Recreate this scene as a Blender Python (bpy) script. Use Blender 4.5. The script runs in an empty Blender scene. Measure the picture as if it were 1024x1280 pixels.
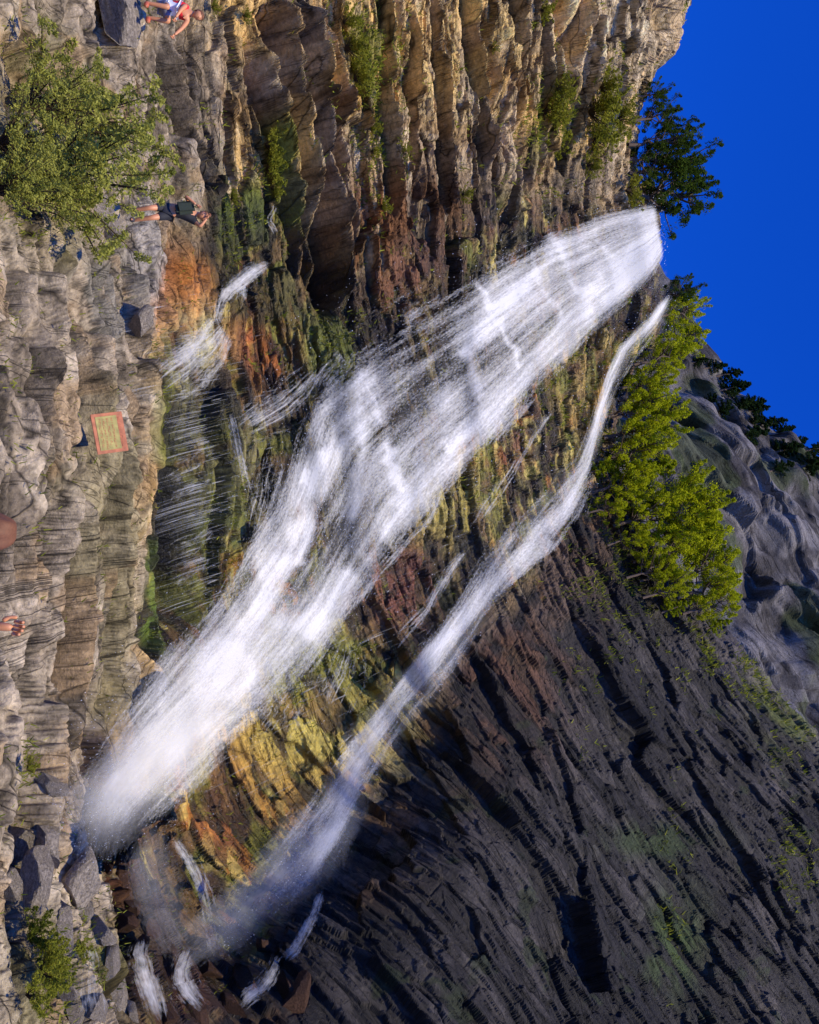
import bpy, math, random
import numpy as np
from mathutils import Vector, Matrix
rng=np.random.default_rng(7); random.seed(7)
f32=np.float32
# ---------------------------------------------------------------- camera frame
TH=math.radians(22); RO=math.radians(14); FP=1060.0
C=np.array([0,0,1.7])
F=np.array([0,math.cos(TH),math.sin(TH)]); U0=np.array([0,-math.sin(TH),math.cos(TH)]); R0=np.array([1.,0,0])
Ui=U0*math.cos(RO)+R0*math.sin(RO); Ri=R0*math.cos(RO)-U0*math.sin(RO)
def W(u,h,t):
    u=np.asarray(u,float)[...,None];h=np.asarray(h,float)[...,None];t=np.asarray(t,float)[...,None]
    return C+t*(F+Ri*(u-640)/FP+Ui*(h-512)/FP)
scn=bpy.context.scene
cam=bpy.data.cameras.new("camera"); co=bpy.data.objects.new("camera",cam); scn.collection.objects.link(co)
M=Matrix.Identity(4)
for i in range(3):
    M[i][0]=Ui[i]; M[i][1]=-Ri[i]; M[i][2]=-F[i]; M[i][3]=C[i]
co.matrix_world=M; cam.sensor_width=36; cam.sensor_height=36; cam.lens=FP/1280*36; cam.clip_end=3000; cam.clip_start=.05
scn.camera=co
scn.view_settings.view_transform='Standard'
# ---------------------------------------------------------------- noise
T=rng.random(262144).astype(f32)
def hsh(i,j,s): return T[((i*73856093)^(j*19349663)^(s*83492791))&262143]
def h3(i,j,k): return T[((i*73856093)^(j*19349663)^(k*83492791))&262143]
def vn(P,sc,seed=0):
    Q=P/sc+seed*7.137+100.
    I=np.floor(Q).astype(np.int64); f=(Q-I); f=f*f*(3-2*f)
    x,y,z=I[...,0],I[...,1],I[...,2]; a,b,c=f[...,0],f[...,1],f[...,2]
    r=0
    for dx in (0,1):
        for dy in (0,1):
            for dz in (0,1):
                r=r+h3(x+dx,y+dy,z+dz)*(a if dx else 1-a)*(b if dy else 1-b)*(c if dz else 1-c)
    return r
def fbm(P,sc,o=4,seed=0):
    r=0;a=.5;n=0
    for k in range(o):
        r=r+a*vn(P,sc/2**k,seed+k*3); n+=a; a*=.55
    return r/n
def ss(a,b,x):
    t=np.clip((x-a)/(b-a),0,1); return t*t*(3-2*t)
def facets(P,frame,sc,seed,tilt=.9,warp=.25):
    """fractured rock: every Voronoi cell is a randomly tilted plane"""
    Fm=np.array(frame,float); Fm/=np.linalg.norm(Fm,axis=1,keepdims=True)
    sh0=P.shape[:-1]; P=P.reshape(-1,3)
    if warp: P=P+warp*np.mean(sc)*(np.stack([vn(P,np.mean(sc)*1.5,seed+k) for k in (50,51,52)],-1)-.5)
    Q=((P@Fm.T)/np.array(sc)+50.+seed*3.3).astype(f32)
    I=np.floor(Q).astype(np.int64); f=(Q-I).astype(f32)
    n=len(Q); b1=np.full(n,9.,f32); b2=np.full(n,9.,f32); bid=np.zeros(n,np.int64); bd=np.zeros((n,3),f32)
    for dx in (-1,0,1):
        for dy in (-1,0,1):
            for dz in (-1,0,1):
                x,y,z=I[:,0]+dx,I[:,1]+dy,I[:,2]+dz
                k=((x*73856093)^(y*19349663)^(z*83492791)^(seed*2654435))&262143
                ox=T[k]*.8+.1+dx-f[:,0]; oy=T[(k*7+1)&262143]*.8+.1+dy-f[:,1]; oz=T[(k*13+5)&262143]*.8+.1+dz-f[:,2]
                d=np.maximum(np.maximum(np.abs(ox),np.abs(oy)),np.abs(oz))+.25*(np.abs(ox)+np.abs(oy)+np.abs(oz))
                m=d<b1; b2=np.where(m,b1,np.minimum(b2,d)); b1=np.where(m,d,b1); bid=np.where(m,k,bid)
                bd[m]=np.stack([ox,oy,oz],1)[m]
    g=np.stack([T[(bid*31+7)&262143],T[(bid*17+3)&262143],T[(bid*11+9)&262143]],1)-.5
    v=T[(bid*5+2)&262143]
    D=(v-.5)+tilt*np.sum(g*bd,1)
    e=b2-b1
    return D.reshape(sh0),np.exp(-(e/.05)**2).reshape(sh0),v.reshape(sh0)
# ---------------------------------------------------------------- depth control points (u,h,t)
CP=np.array([(-200,-120,9),(300,-120,8),(700,-120,7.4),(1100,-120,7),(1500,-120,7),
(0,0,12.5),(300,0,10.5),(650,0,9.3),(1000,0,8.7),(1280,0,8),
(0,100,17),(250,100,15.5),(540,120,13.8),(800,80,12),(1000,60,11),(1280,80,10),
(20,180,19.5),(250,160,19),(450,185,18),(700,190,18.5),(850,180,18),(1000,130,16),(1150,130,13.5),(1280,150,12),
(0,300,23.5),(250,280,23),(450,260,22.5),(650,250,20.5),(800,270,21),(900,300,22),(1050,250,20),(1200,250,17),(1280,280,15),
(-200,300,23),(-200,700,31),(0,500,28),(250,450,27.5),(500,430,26),(750,450,26),(950,450,24.5),(1150,400,19.5),(1280,400,16.5),(1500,400,13),
(0,700,33),(250,650,33),(450,600,32),(650,600,31),(850,600,27),(1050,600,23),(1280,600,19),(1500,700,17),
(0,860,38),(250,830,42),(400,830,42),(550,780,41),(700,830,39),(900,800,32),(1100,800,27),(1280,800,23),
(900,1000,38),(1100,1000,32),(1300,1000,28),(1500,1200,28)],float)
def tpsfit(CP):
    X=CP[:,:2]/500.; n=len(X)
    r=np.linalg.norm(X[:,None]-X[None],axis=2); K=np.where(r>0,r*r*np.log(r+1e-12),0)+np.eye(n)*.01
    A=np.zeros((n+3,n+3)); A[:n,:n]=K; A[:n,n]=1; A[:n,n+1:]=X; A[n,:n]=1; A[n+1:,:n]=X.T
    b=np.zeros(n+3); b[:n]=np.log(CP[:,2]); return X,np.linalg.solve(A,b)
_X,_w=tpsfit(CP)
def baset(u,h):
    u=np.asarray(u,float)/500;h=np.asarray(h,float)/500
    r=_w[-3]+_w[-2]*u+_w[-1]*h
    for k in range(len(_X)):
        d=(u-_X[k,0])**2+(h-_X[k,1])**2
        r=r+_w[k]*.5*d*np.log(d+1e-12)
    return np.exp(r)
def ip(x,pts):
    p=np.array(pts,float); return np.interp(x,p[:,0],p[:,1])
RIDGE=[(-200,900),(0,866),(30,858),(60,838),(90,812),(120,800),(230,798),(255,822),(300,826),(345,824),(380,822),(430,812),(500,775),(560,775),(620,790),(700,848),(760,888),(800,925),(840,955),(900,1000),(940,1040),(1000,1090),(1100,1150),(1500,1300)]
YL=[(0,1400),(110,1000),(165,880),(180,600),(185,420),(215,370),(250,250),(330,235),(440,330),(640,250),(700,262),(840,240)]
YR=[(0,1500),(200,1330),(300,1240),(400,1085),(500,930),(600,790),(680,700),(760,560),(840,370),(900,330)]
XF=[(0,235),(240,240),(330,215),(420,192),(600,165),(800,158),(950,108),(1050,112),(1150,150),(1280,150)]
# ---------------------------------------------------------------- mesh helpers
def mkobj(name,me,**kw):
    o=bpy.data.objects.new(name,me); scn.collection.objects.link(o)
    for k,v in kw.items(): o[k]=v
    return o
def rawmesh(name,V,Fq,smooth=False,col=None,attrs=None,uv=None):
    V=np.ascontiguousarray(V,dtype=f32).reshape(-1,3); Fq=np.ascontiguousarray(Fq,dtype=np.int32)
    me=bpy.data.meshes.new(name); n,k=Fq.shape
    me.vertices.add(len(V)); me.vertices.foreach_set("co",V.ravel())
    me.loops.add(n*k); me.loops.foreach_set("vertex_index",Fq.ravel())
    me.polygons.add(n); me.polygons.foreach_set("loop_start",np.arange(0,n*k,k,dtype=np.int32))
    me.polygons.foreach_set("loop_total",np.full(n,k,dtype=np.int32))
    me.polygons.foreach_set("use_smooth",np.full(n,smooth))
    if col is not None:
        a=me.attributes.new("Col",'FLOAT_COLOR','POINT'); c=np.ones((len(V),4),f32); c[:,:3]=col.reshape(-1,3); a.data.foreach_set("color",c.ravel())
    for nm,v in (attrs or {}).items():
        a=me.attributes.new(nm,'FLOAT','POINT'); a.data.foreach_set("value",np.ascontiguousarray(v,dtype=f32).ravel())
    if uv is not None:
        l=me.uv_layers.new(name="UVMap"); l.data.foreach_set("uv",np.ascontiguousarray(uv.reshape(-1,2)[Fq.ravel()],dtype=f32).ravel())
    me.update(calc_edges=True); me.validate()
    return me
def gridfaces(nr,nc):
    i=np.arange(nr*nc).reshape(nr,nc)
    return np.stack([i[:-1,:-1],i[:-1,1:],i[1:,1:],i[1:,:-1]],-1).reshape(-1,4)
# ---------------------------------------------------------------- materials
def newmat(name):
    m=bpy.data.materials.new(name); m.use_nodes=True; nt=m.node_tree; nt.nodes.clear()
    o=nt.nodes.new('ShaderNodeOutputMaterial'); return m,nt,o
def nd(nt,t,**k):
    n=nt.nodes.new(t)
    for a,b in k.items():
        if a in n.inputs: n.inputs[a].default_value=b
        else: setattr(n,a,b)
    return n
def math_(nt,op,a,b=None,clamp=False):
    n=nt.nodes.new('ShaderNodeMath'); n.operation=op; n.use_clamp=clamp
    for i,v in enumerate((a,b)):
        if v is None: continue
        if isinstance(v,(int,float)): n.inputs[i].default_value=v
        else: nt.links.new(v,n.inputs[i])
    return n.outputs[0]
def rockmat(name,fixed=None,bs=1.0):
    m,nt,o=newmat(name); L=nt.links
    b=nd(nt,'ShaderNodeBsdfPrincipled'); tc=nd(nt,'ShaderNodeTexCoord')
    geo=nd(nt,'ShaderNodeNewGeometry')
    src=geo.outputs['Position'] if fixed is None else tc.outputs['Object']
    n2=nd(nt,'ShaderNodeTexNoise',Scale=7*bs,Detail=6,Roughness=.76); L.new(src,n2.inputs['Vector'])
    def mrn(inp,a,b_,c,d):
        q=nd(nt,'ShaderNodeMapRange'); q.inputs[1].default_value=a; q.inputs[2].default_value=b_; q.inputs[3].default_value=c; q.inputs[4].default_value=d; L.new(inp,q.inputs[0]); return q.outputs[0]
    if fixed is None:
        at=nd(nt,'ShaderNodeAttribute',attribute_name="Col"); cs=at.outputs['Color']
        wt=nd(nt,'ShaderNodeAttribute',attribute_name="wet").outputs['Fac']
        st=nd(nt,'ShaderNodeAttribute',attribute_name="strat").outputs['Fac']; al=nd(nt,'ShaderNodeAttribute',attribute_name="along").outputs['Fac']
        def sn(fs,fa,det,off):
            cb=nd(nt,'ShaderNodeCombineXYZ'); L.new(math_(nt,'ADD',math_(nt,'MULTIPLY',st,fs),off),cb.inputs[0]); L.new(math_(nt,'MULTIPLY',al,fa),cb.inputs[1])
            q=nd(nt,'ShaderNodeTexNoise',Scale=1,Detail=det,Roughness=.6); q.noise_dimensions='2D'; L.new(cb.outputs[0],q.inputs['Vector']); return q.outputs[0]
        s1=sn(5.,.7,5,0.); s2=sn(1.6,.22,3,31.); s3=sn(.8,1.8,4,77.)
        crack=math_(nt,'MULTIPLY',mrn(math_(nt,'ABSOLUTE',math_(nt,'SUBTRACT',s2,.5)),0,.016,.25,1.),mrn(math_(nt,'ABSOLUTE',math_(nt,'SUBTRACT',s3,.52)),0,.010,.4,1.))
        n1=s1
    else:
        rgb=nd(nt,'ShaderNodeRGB'); rgb.outputs[0].default_value=(*fixed,1); cs=rgb.outputs[0]; wt=None
        mp=nd(nt,'ShaderNodeMapping'); mp.inputs['Scale'].default_value=(1,1,3); L.new(src,mp.inputs[0])
        q=nd(nt,'ShaderNodeTexNoise',Scale=2*bs,Detail=6,Roughness=.62); L.new(mp.outputs[0],q.inputs['Vector']); n1=q.outputs[0]
        crack=mrn(math_(nt,'ABSOLUTE',math_(nt,'SUBTRACT',n1,.5)),0,.015,.5,1.)
    k=math_(nt,'MULTIPLY',mrn(n1,.34,.66,.80,1.18),mrn(n2.outputs[0],.34,.66,.56,1.42)); k=math_(nt,'MULTIPLY',k,crack)
    vm=nd(nt,'ShaderNodeVectorMath',operation='SCALE'); L.new(cs,vm.inputs[0]); L.new(k,vm.inputs['Scale'])
    L.new(vm.outputs[0],b.inputs['Base Color'])
    if wt is not None:
        r=math_(nt,'SUBTRACT',.85,math_(nt,'MULTIPLY',wt,.55)); L.new(r,b.inputs['Roughness'])
        L.new(math_(nt,'ADD',.10,math_(nt,'MULTIPLY',wt,.38)),b.inputs['Specular IOR Level'])
    else: b.inputs['Roughness'].default_value=.85; b.inputs['Specular IOR Level'].default_value=.15
    hsum=math_(nt,'ADD',math_(nt,'MULTIPLY',n1,.4),math_(nt,'ADD',math_(nt,'MULTIPLY',n2.outputs[0],.7),math_(nt,'MULTIPLY',crack,.25)))
    bp=nd(nt,'ShaderNodeBump',Strength=.95,Distance=.14/bs); L.new(hsum,bp.inputs['Height']); L.new(bp.outputs[0],b.inputs['Normal'])
    L.new(b.outputs[0],o.inputs[0]); return m
def leafmat(name,tr=.42):
    m,nt,o=newmat(name); L=nt.links
    at=nd(nt,'ShaderNodeAttribute',attribute_name="Col")
    d=nd(nt,'ShaderNodeBsdfDiffuse'); t=nd(nt,'ShaderNodeBsdfTranslucent'); mx=nd(nt,'ShaderNodeMixShader'); mx.inputs[0].default_value=tr
    L.new(at.outputs['Color'],d.inputs[0]); L.new(at.outputs['Color'],t.inputs[0]); L.new(d.outputs[0],mx.inputs[1]); L.new(t.outputs[0],mx.inputs[2]); L.new(mx.outputs[0],o.inputs[0]); return m
def plain(name,c,rough=.7,var=.25,sc=30):
    m,nt,o=newmat(name); L=nt.links
    b=nd(nt,'ShaderNodeBsdfPrincipled',Roughness=rough); n=nd(nt,'ShaderNodeTexNoise',Scale=sc,Detail=3); tc=nd(nt,'ShaderNodeTexCoord'); L.new(tc.outputs['Object'],n.inputs['Vector'])
    mr=nd(nt,'ShaderNodeMapRange'); mr.inputs[3].default_value=1-var; mr.inputs[4].default_value=1+var; L.new(n.outputs[0],mr.inputs[0])
    vm=nd(nt,'ShaderNodeVectorMath',operation='SCALE'); vm.inputs[0].default_value=c; L.new(mr.outputs[0],vm.inputs['Scale']); L.new(vm.outputs[0],b.inputs['Base Color']); L.new(b.outputs[0],o.inputs[0]); return m
def watermat(name,k1=.9,k2=1.0,k3=.6,mul=.92,fx=1.,fy=1.):
    m,nt,o=newmat(name); L=nt.links
    uv=nd(nt,'ShaderNodeUVMap'); at=nd(nt,'ShaderNodeAttribute',attribute_name="dens").outputs['Fac']
    def ns(sx,sy,det,seed):
        mp=nd(nt,'ShaderNodeMapping'); mp.inputs['Scale'].default_value=(sx,sy,1); mp.inputs['Location'].default_value=(seed,seed*2,seed); L.new(uv.outputs[0],mp.inputs[0])
        n=nd(nt,'ShaderNodeTexNoise',Scale=1,Detail=det,Roughness=.6); n.noise_dimensions='2D'; L.new(mp.outputs[0],n.inputs['Vector']); return n.outputs[0]
    s=at
    for (sx,sy,dt,sd,k) in ((1.1*fx,.30*fy,4,3,k1),(6*fx,.55*fy,3,9,k2),(24,10,1,5,k3)):
        if k: s=math_(nt,'ADD',s,math_(nt,'MULTIPLY',math_(nt,'SUBTRACT',ns(sx,sy,dt,sd),.5),k))
    s=math_(nt,'MULTIPLY',math_(nt,'MAXIMUM',s,0.),mul)
    s=math_(nt,'MINIMUM',s,mul)
    d=nd(nt,'ShaderNodeBsdfDiffuse'); d.inputs[0].default_value=(.90,.88,.78,1)
    t=nd(nt,'ShaderNodeBsdfTranslucent'); t.inputs[0].default_value=(.90,.88,.80,1)
    mx=nd(nt,'ShaderNodeMixShader'); mx.inputs[0].default_value=.22; L.new(d.outputs[0],mx.inputs[1]); L.new(t.outputs[0],mx.inputs[2])
    tr=nd(nt,'ShaderNodeBsdfTransparent'); m2=nd(nt,'ShaderNodeMixShader'); L.new(s,m2.inputs[0]); L.new(tr.outputs[0],m2.inputs[1]); L.new(mx.outputs[0],m2.inputs[2])
    L.new(m2.outputs[0],o.inputs[0]); return m
MR=rockmat("weathered_rock"); MLEAF=leafmat("foliage"); MW=watermat("falling_water"); MIST=watermat("water_mist",.35,.12,.12,.8); MC=watermat("cascading_water",.9,1.3,.5,.9,2.4,1.1); MD=watermat("dripping_threads",.2,.25,.2,.85)
MSTONE=rockmat("grey_boulder_stone",(.33,.275,.20),1.6); MSTONE2=rockmat("dark_boulder_stone",(.08,.042,.024),1.6)
MBARK=plain("bark",(.09,.06,.04),.9)
# ---------------------------------------------------------------- bedded relief
def beds(P,N,A,th,ln,seed,warp=.5,saw=.6,cont=.5):
    N=np.array(N)/np.linalg.norm(N)
    s=(P@N)/th+warp*2*(vn(P,th*6,seed)-.5); s=s+.32*np.sin(s*1.9)
    i=np.floor(s).astype(np.int64); fs=s-i
    a=(P@np.array(A))/ln*(.5+1.1*hsh(i,i*0+3,seed))+hsh(i,i*0,seed)*17+warp*.5*(vn(P,ln*1.3,seed+5)-.5)
    j=np.floor(a).astype(np.int64); fa=a-j
    vb=hsh(i,i*0+9,seed+2); v=cont*vb+(1-cont)*hsh(i,j,seed+11)
    e=np.minimum(np.minimum(fs,1-fs)*th,np.minimum(fa,1-fa)*ln)
    tilt=(hsh(i,j,seed+17)-.5)*(fa-.5)*.5
    return v-.5+saw*(fs-.5)+tilt,np.exp(-(e/(.05*th+.012))**2),v
def relief(P,u,h):
    w=ss(620,860,u+60*(fbm(P,6,2,4)-.5))
    a1,c1,v1=beds(P,(.10,.1,1),(.95,-.2,.1),1.3,9,1,.04,.35,.75); a2,c2,v2=beds(P,(.08,.15,1),(.9,-.4,.15),.36,4,2,.04,.6,.7)
    fl=[(1,-.1,-.08),(.1,1,-.1),(.08,.1,1)]
    A1,C1,V1=facets(P,fl,(5.2,3.6,1.25),11,.55,.0); A2,C2,V2=facets(P,fl,(1.7,1.4,.40),12,.7,.0); A3,C3,V3=facets(P,fl,(.5,.45,.14),13,.9,.0)
    N=(-.11,.5,.81);L_=(.62,-.62,.47); X_=tuple(np.cross(N,L_))
    b2,d2,w2=beds(P,N,L_,.6,7,22,.15,.6,.6)
    fr=[L_,X_,N]
    B1,D1,W1=facets(P,fr,(6.5,4.2,1.9),15,1.1,.05); B2,D2,W2=facets(P,fr,(2.1,1.5,.55),16,1.1,.0); B3,D3,W3=facets(P,fr,(.65,.5,.17),17,1.1,.0)
    lo=fbm(P,9,3,31)-.5
    A=.40*a1+.16*a2+.75*A1+.36*A2+.15*A3-.06*c1-.05*c2-.06*C1-.04*C2
    B=.09*b2+.60*B1+.25*B2+.10*B3-.04*d2
    D=(1-w)*A+w*B+lo*2.0
    crack=np.clip((1-w)*(c1*.6+c2*.4+C1*.6+C2*.6+C3*.3)+w*(d2*.4+D1*.5+D2*.5+D3*.2),0,1)
    sN=np.array((.08,.12,1.)); sN/=np.linalg.norm(sN); sR=np.array(N)
    strat=(1-w)*(P@sN)+w*(P@sR); along=(1-w)*(P@np.array((.95,-.3,0)))+w*(P@np.array(L_))
    return D,crack,(1-w)*(.25*v1+.2*v2+.2*V1+.2*V2+.15*V3)+w*(.25*w2+.25*W1+.3*W2+.2*W3),(1-w)*V1+w*W1,(1-w)*V2+w*W2,strat,along
# ---------------------------------------------------------------- main terrain
NU=1300; NH=850
us=np.linspace(-200,1500,NU); sv=np.linspace(0,1,NH)
Hc=ip(us,RIDGE); jit=W(us,Hc,np.full(NU,40.)); Hc=Hc+14*(fbm(jit,2.5,4,77)-.5)+16*(fbm(jit,.8,3,78)-.5)
Ug=np.repeat(us[None],NH,0); Hg=-120+sv[:,None]*(Hc[None]+120)
Tg=baset(Ug,Hg); Tg=Tg+2.2*np.clip((sv[:,None]-.955)/.045,0,1)**2
P0=W(Ug,Hg,Tg)
g1=np.gradient(P0,axis=1); g0=np.gradient(P0,axis=0); Nn=np.cross(g1,g0); Nn/=np.linalg.norm(Nn,axis=2,keepdims=True)
sgn=np.sign(np.sum(Nn*(C-P0),2,keepdims=True)); Nn*=sgn
xx,yy=Hg,Ug
wob=(fbm(P0,3.,4,51)-.5)*90; wob2=(fbm(P0,1.2,3,52)-.5)*60
yl=ip(xx.ravel(),YL).reshape(xx.shape); yr=ip(xx.ravel(),YR).reshape(xx.shape); xf=ip(yy.ravel(),XF).reshape(xx.shape)
fore=ss(15,-15,xx-xf+wob2*.35)
wet=ss(-25,25,yy-yl+wob)*ss(-30,30,yr-yy+wob)*(1-fore)
dark=ss(-30,30,yy-yr-wob*.6)*(1-fore)  # right wall area, where shade is painted into the rock colour
D,crk,blk,cellA,cellB,strat,along=relief(P0,Ug,Hg)
amp=(1-.1*wet)*(.38+.62*ss(9,22,Tg))*(1-.4*fore)
D=D*amp
FN=[(1,-.15,.1),(.1,.8,-.6),(.2,.6,.8)]
e1,q1,r1=facets(P0,FN,(2.4,1.5,.6),71,.7,.0); e2,q2,r2=facets(P0,FN,(.8,.6,.2),72,.8,.0); e3,q3,r3=facets(P0,FN,(.25,.22,.09),73,.9,.0)
D+=fore*(.55*e1+.22*e2+.07*e3-.06*q1-.04*q2+.2*(fbm(P0,1.6,3,73)-.5)); crk=np.clip(crk*(1-fore)+fore*(.75*q1+.65*q2+.35*q3),0,1); blk=blk*(1-fore*.8)+fore*.8*(.4*r1+.35*r2+.25*r3)
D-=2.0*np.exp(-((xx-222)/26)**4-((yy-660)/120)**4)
D-=2.2*np.exp(-((xx-828)/13)**2-((yy-22)/18)**2)
for (x,y,a,b,d) in [(400,330,14,60,1.3),(75,380,14,35,.7),(60,90,22,30,1.0),(640,290,12,60,1.2),(840,335,10,22,.8),(610,110,9,80,1.1),(480,60,6,90,.7),(700,30,8,60,.8),(30,100,18,40,.8),(655,200,10,50,.9),(510,240,8,60,.7),(240,20,10,60,.8)]:
    xc=x+(y-yy)*-.2
    D-=d*np.exp(-((xx-xc)/a)**2-((yy-y)/b)**4)
for (x0,y0,x1,y1,w_,d) in [(322,20,392,345,8,1.6),(350,30,420,370,8,1.9),(378,50,436,300,6,1.3),(300,60,372,330,6,1.1),(455,10,476,260,4,.9),(540,0,552,260,4,.9),(575,0,600,200,4,1.0),(500,40,512,230,3,.7),(635,0,648,230,4,.8),(670,20,690,200,3,.7),(720,0,705,110,5,.8),(215,60,262,235,5,.9),(90,300,150,520,4,.5),(60,330,90,520,4,.5),(70,640,60,960,4,.5),(130,560,110,860,4,.5),(30,420,20,700,5,.5)]:
    tt=np.clip((yy-y0)/(y1-y0),0,1); xc=x0+(x1-x0)*tt+wob2*.03; s=(xx-xc)/w_; m=ss(y0-25,y0+15,yy)*ss(y1+25,y1-15,yy)
    D+=d*m*s*np.exp(-s*s)*1.3; crk=np.maximum(crk,m*np.exp(-((s+.5)/.35)**2))
def sblur(A,n):
    for _ in range(n):
        B=A.copy(); B[1:-1]=(A[:-2]+2*A[1:-1]+A[2:])/4; A=B; B=A.copy(); B[:,1:-1]=(A[:,:-2]+2*A[:,1:-1]+A[:,2:])/4; A=B
    return A
Db=.5*D+.5*sblur(D,1); Db2=sblur(D,2); kf=np.clip(fore*1.2,0,1); D=Db*(1-kf)+Db2*kf
PG=P0+Nn*D[...,None]
Rl=PG-C; Tact=Rl@F; UA=640+FP*(Rl@Ri)/Tact; HA=512+FP*(Rl@Ui)/Tact
cw=5; nbu=int(1700/cw)+1; nbh=int(1500/cw)+1
bu=np.clip(((UA+200)/cw).astype(int),0,nbu-1); bh=np.clip(((HA+120)/cw).astype(int),0,nbh-1)
order=np.argsort(-Tact.ravel()); IDX=np.full((nbh,nbu),-1,np.int64); IDX[bh.ravel()[order],bu.ravel()[order]]=order
hb=np.arange(nbh)*cw-120+cw/2; ub=np.arange(nbu)*cw-200+cw/2; UB,HB=np.meshgrid(ub,hb)
TM=np.where(IDX>=0,Tact.ravel()[IDX],baset(UB,HB))
def shiftmin(A):
    B=A.copy()
    for dy in (-1,0,1):
        for dx in (-1,0,1): B=np.minimum(B,np.roll(np.roll(A,dy,0),dx,1))
    return B
def blur(A,n):
    for _ in range(n): A=(A+np.roll(A,1,0)+np.roll(A,-1,0)+np.roll(A,1,1)+np.roll(A,-1,1))/5
    return A
TMs=blur(shiftmin(shiftmin(TM)),4)
def tf(u,h):
    u=np.asarray(u,float);h=np.asarray(h,float)
    a=np.clip((u+200-cw/2)/cw,0,nbu-1.01); b=np.clip((h+120-cw/2)/cw,0,nbh-1.01); i=b.astype(int);j=a.astype(int);fa=a-j;fb=b-i
    return TMs[i,j]*(1-fa)*(1-fb)+TMs[i,j+1]*fa*(1-fb)+TMs[i+1,j]*(1-fa)*fb+TMs[i+1,j+1]*fa*fb
# ---- colours
def lerp(a,b,t): return a+(b-a)*t[...,None]
n1=fbm(P0,3.5,4,61); n2=fbm(P0,1.1,4,62); n3=fbm(P0*np.array([1,1,3.]),.8,4,63); n4=fbm(P0,6,3,64)
vert=fbm(P0*np.array([1,1,.25]),.9,4,65)
c=np.zeros(P0.shape)+np.array([.66,.50,.30])
c=lerp(c,np.array([.84,.55,.19]),ss(.49,.61,n1*.7+cellA*.3)*.8)
c=lerp(c,np.array([.38,.31,.23]),ss(.51,.63,n2*.7+cellB*.3)*.7)
c=lerp(c,np.array([.84,.70,.45]),ss(.53,.63,n3)*.6)
c=lerp(c,np.array([.26,.14,.055]),ss(.55,.67,vert)*.65)
c=lerp(c,np.array([.16,.14,.115]),ss(.55,.65,fbm(P0*np.array([.6,1,2.]),3.,4,69))*.7)
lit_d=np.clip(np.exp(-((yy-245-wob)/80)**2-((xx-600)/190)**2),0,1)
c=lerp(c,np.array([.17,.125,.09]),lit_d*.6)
fg=np.zeros(P0.shape)+np.array([.42,.35,.26]); fg=lerp(fg,np.array([.22,.18,.13]),ss(.47,.61,n2*.7+cellB*.3)); fg=lerp(fg,np.array([.60,.51,.38]),ss(.55,.65,n3)*.6)
fg=lerp(fg,np.array([.17,.15,.05]),ss(.58,.68,n1)*.6); fg=lerp(fg,np.array([.36,.24,.12]),ss(.53,.63,vert)*.6)
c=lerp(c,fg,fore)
wc=np.zeros(P0.shape)+np.array([.19,.115,.04])
wc=lerp(wc,np.array([.19,.19,.025]),ss(.46,.56,n2))
wc=lerp(wc,np.array([.52,.19,.025]),ss(.54,.62,n2*.4+n1*.3+cellB*.3)*.85)
wc=lerp(wc,np.array([.66,.56,.15]),ss(.53,.62,n3*.75+cellB*.25)*.75)
wc=lerp(wc,np.array([.24,.09,.045]),ss(.57,.67,vert)*.5)
wc=lerp(wc,np.array([.028,.021,.012]),ss(.54,.62,n4)*.7)
wc=lerp(wc,np.array([.020,.015,.009]),ss(.53,.59,fbm(P0*np.array([1,1,2.]),1.3,4,169))*.85)
c=lerp(c,wc,wet)
shaded_c=np.zeros(P0.shape)+np.array([.033,.030,.028])  # slate tones darkened so the albedo carries the right wall's shade
shaded_c=lerp(shaded_c,np.array([.075,.067,.062]),ss(.5,.62,n3*.6+cellB*.4)*.8)
shaded_c=lerp(shaded_c,np.array([.011,.010,.009]),ss(.51,.63,n1*.7+cellA*.3)*.8)
shaded_c=lerp(shaded_c,np.array([.16,.085,.035]),ss(.48,.62,n2)*np.exp(-((yy-yr)/130)**2))
shaded_c=lerp(shaded_c,np.array([.19,.165,.15]),ss(.55,.7,n4)*ss(820,950,xx)*.6)
shaded_c=lerp(shaded_c,np.array([.028,.042,.012]),ss(.66,.72,vert)*.6)
c=lerp(c,shaded_c,dark)
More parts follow.
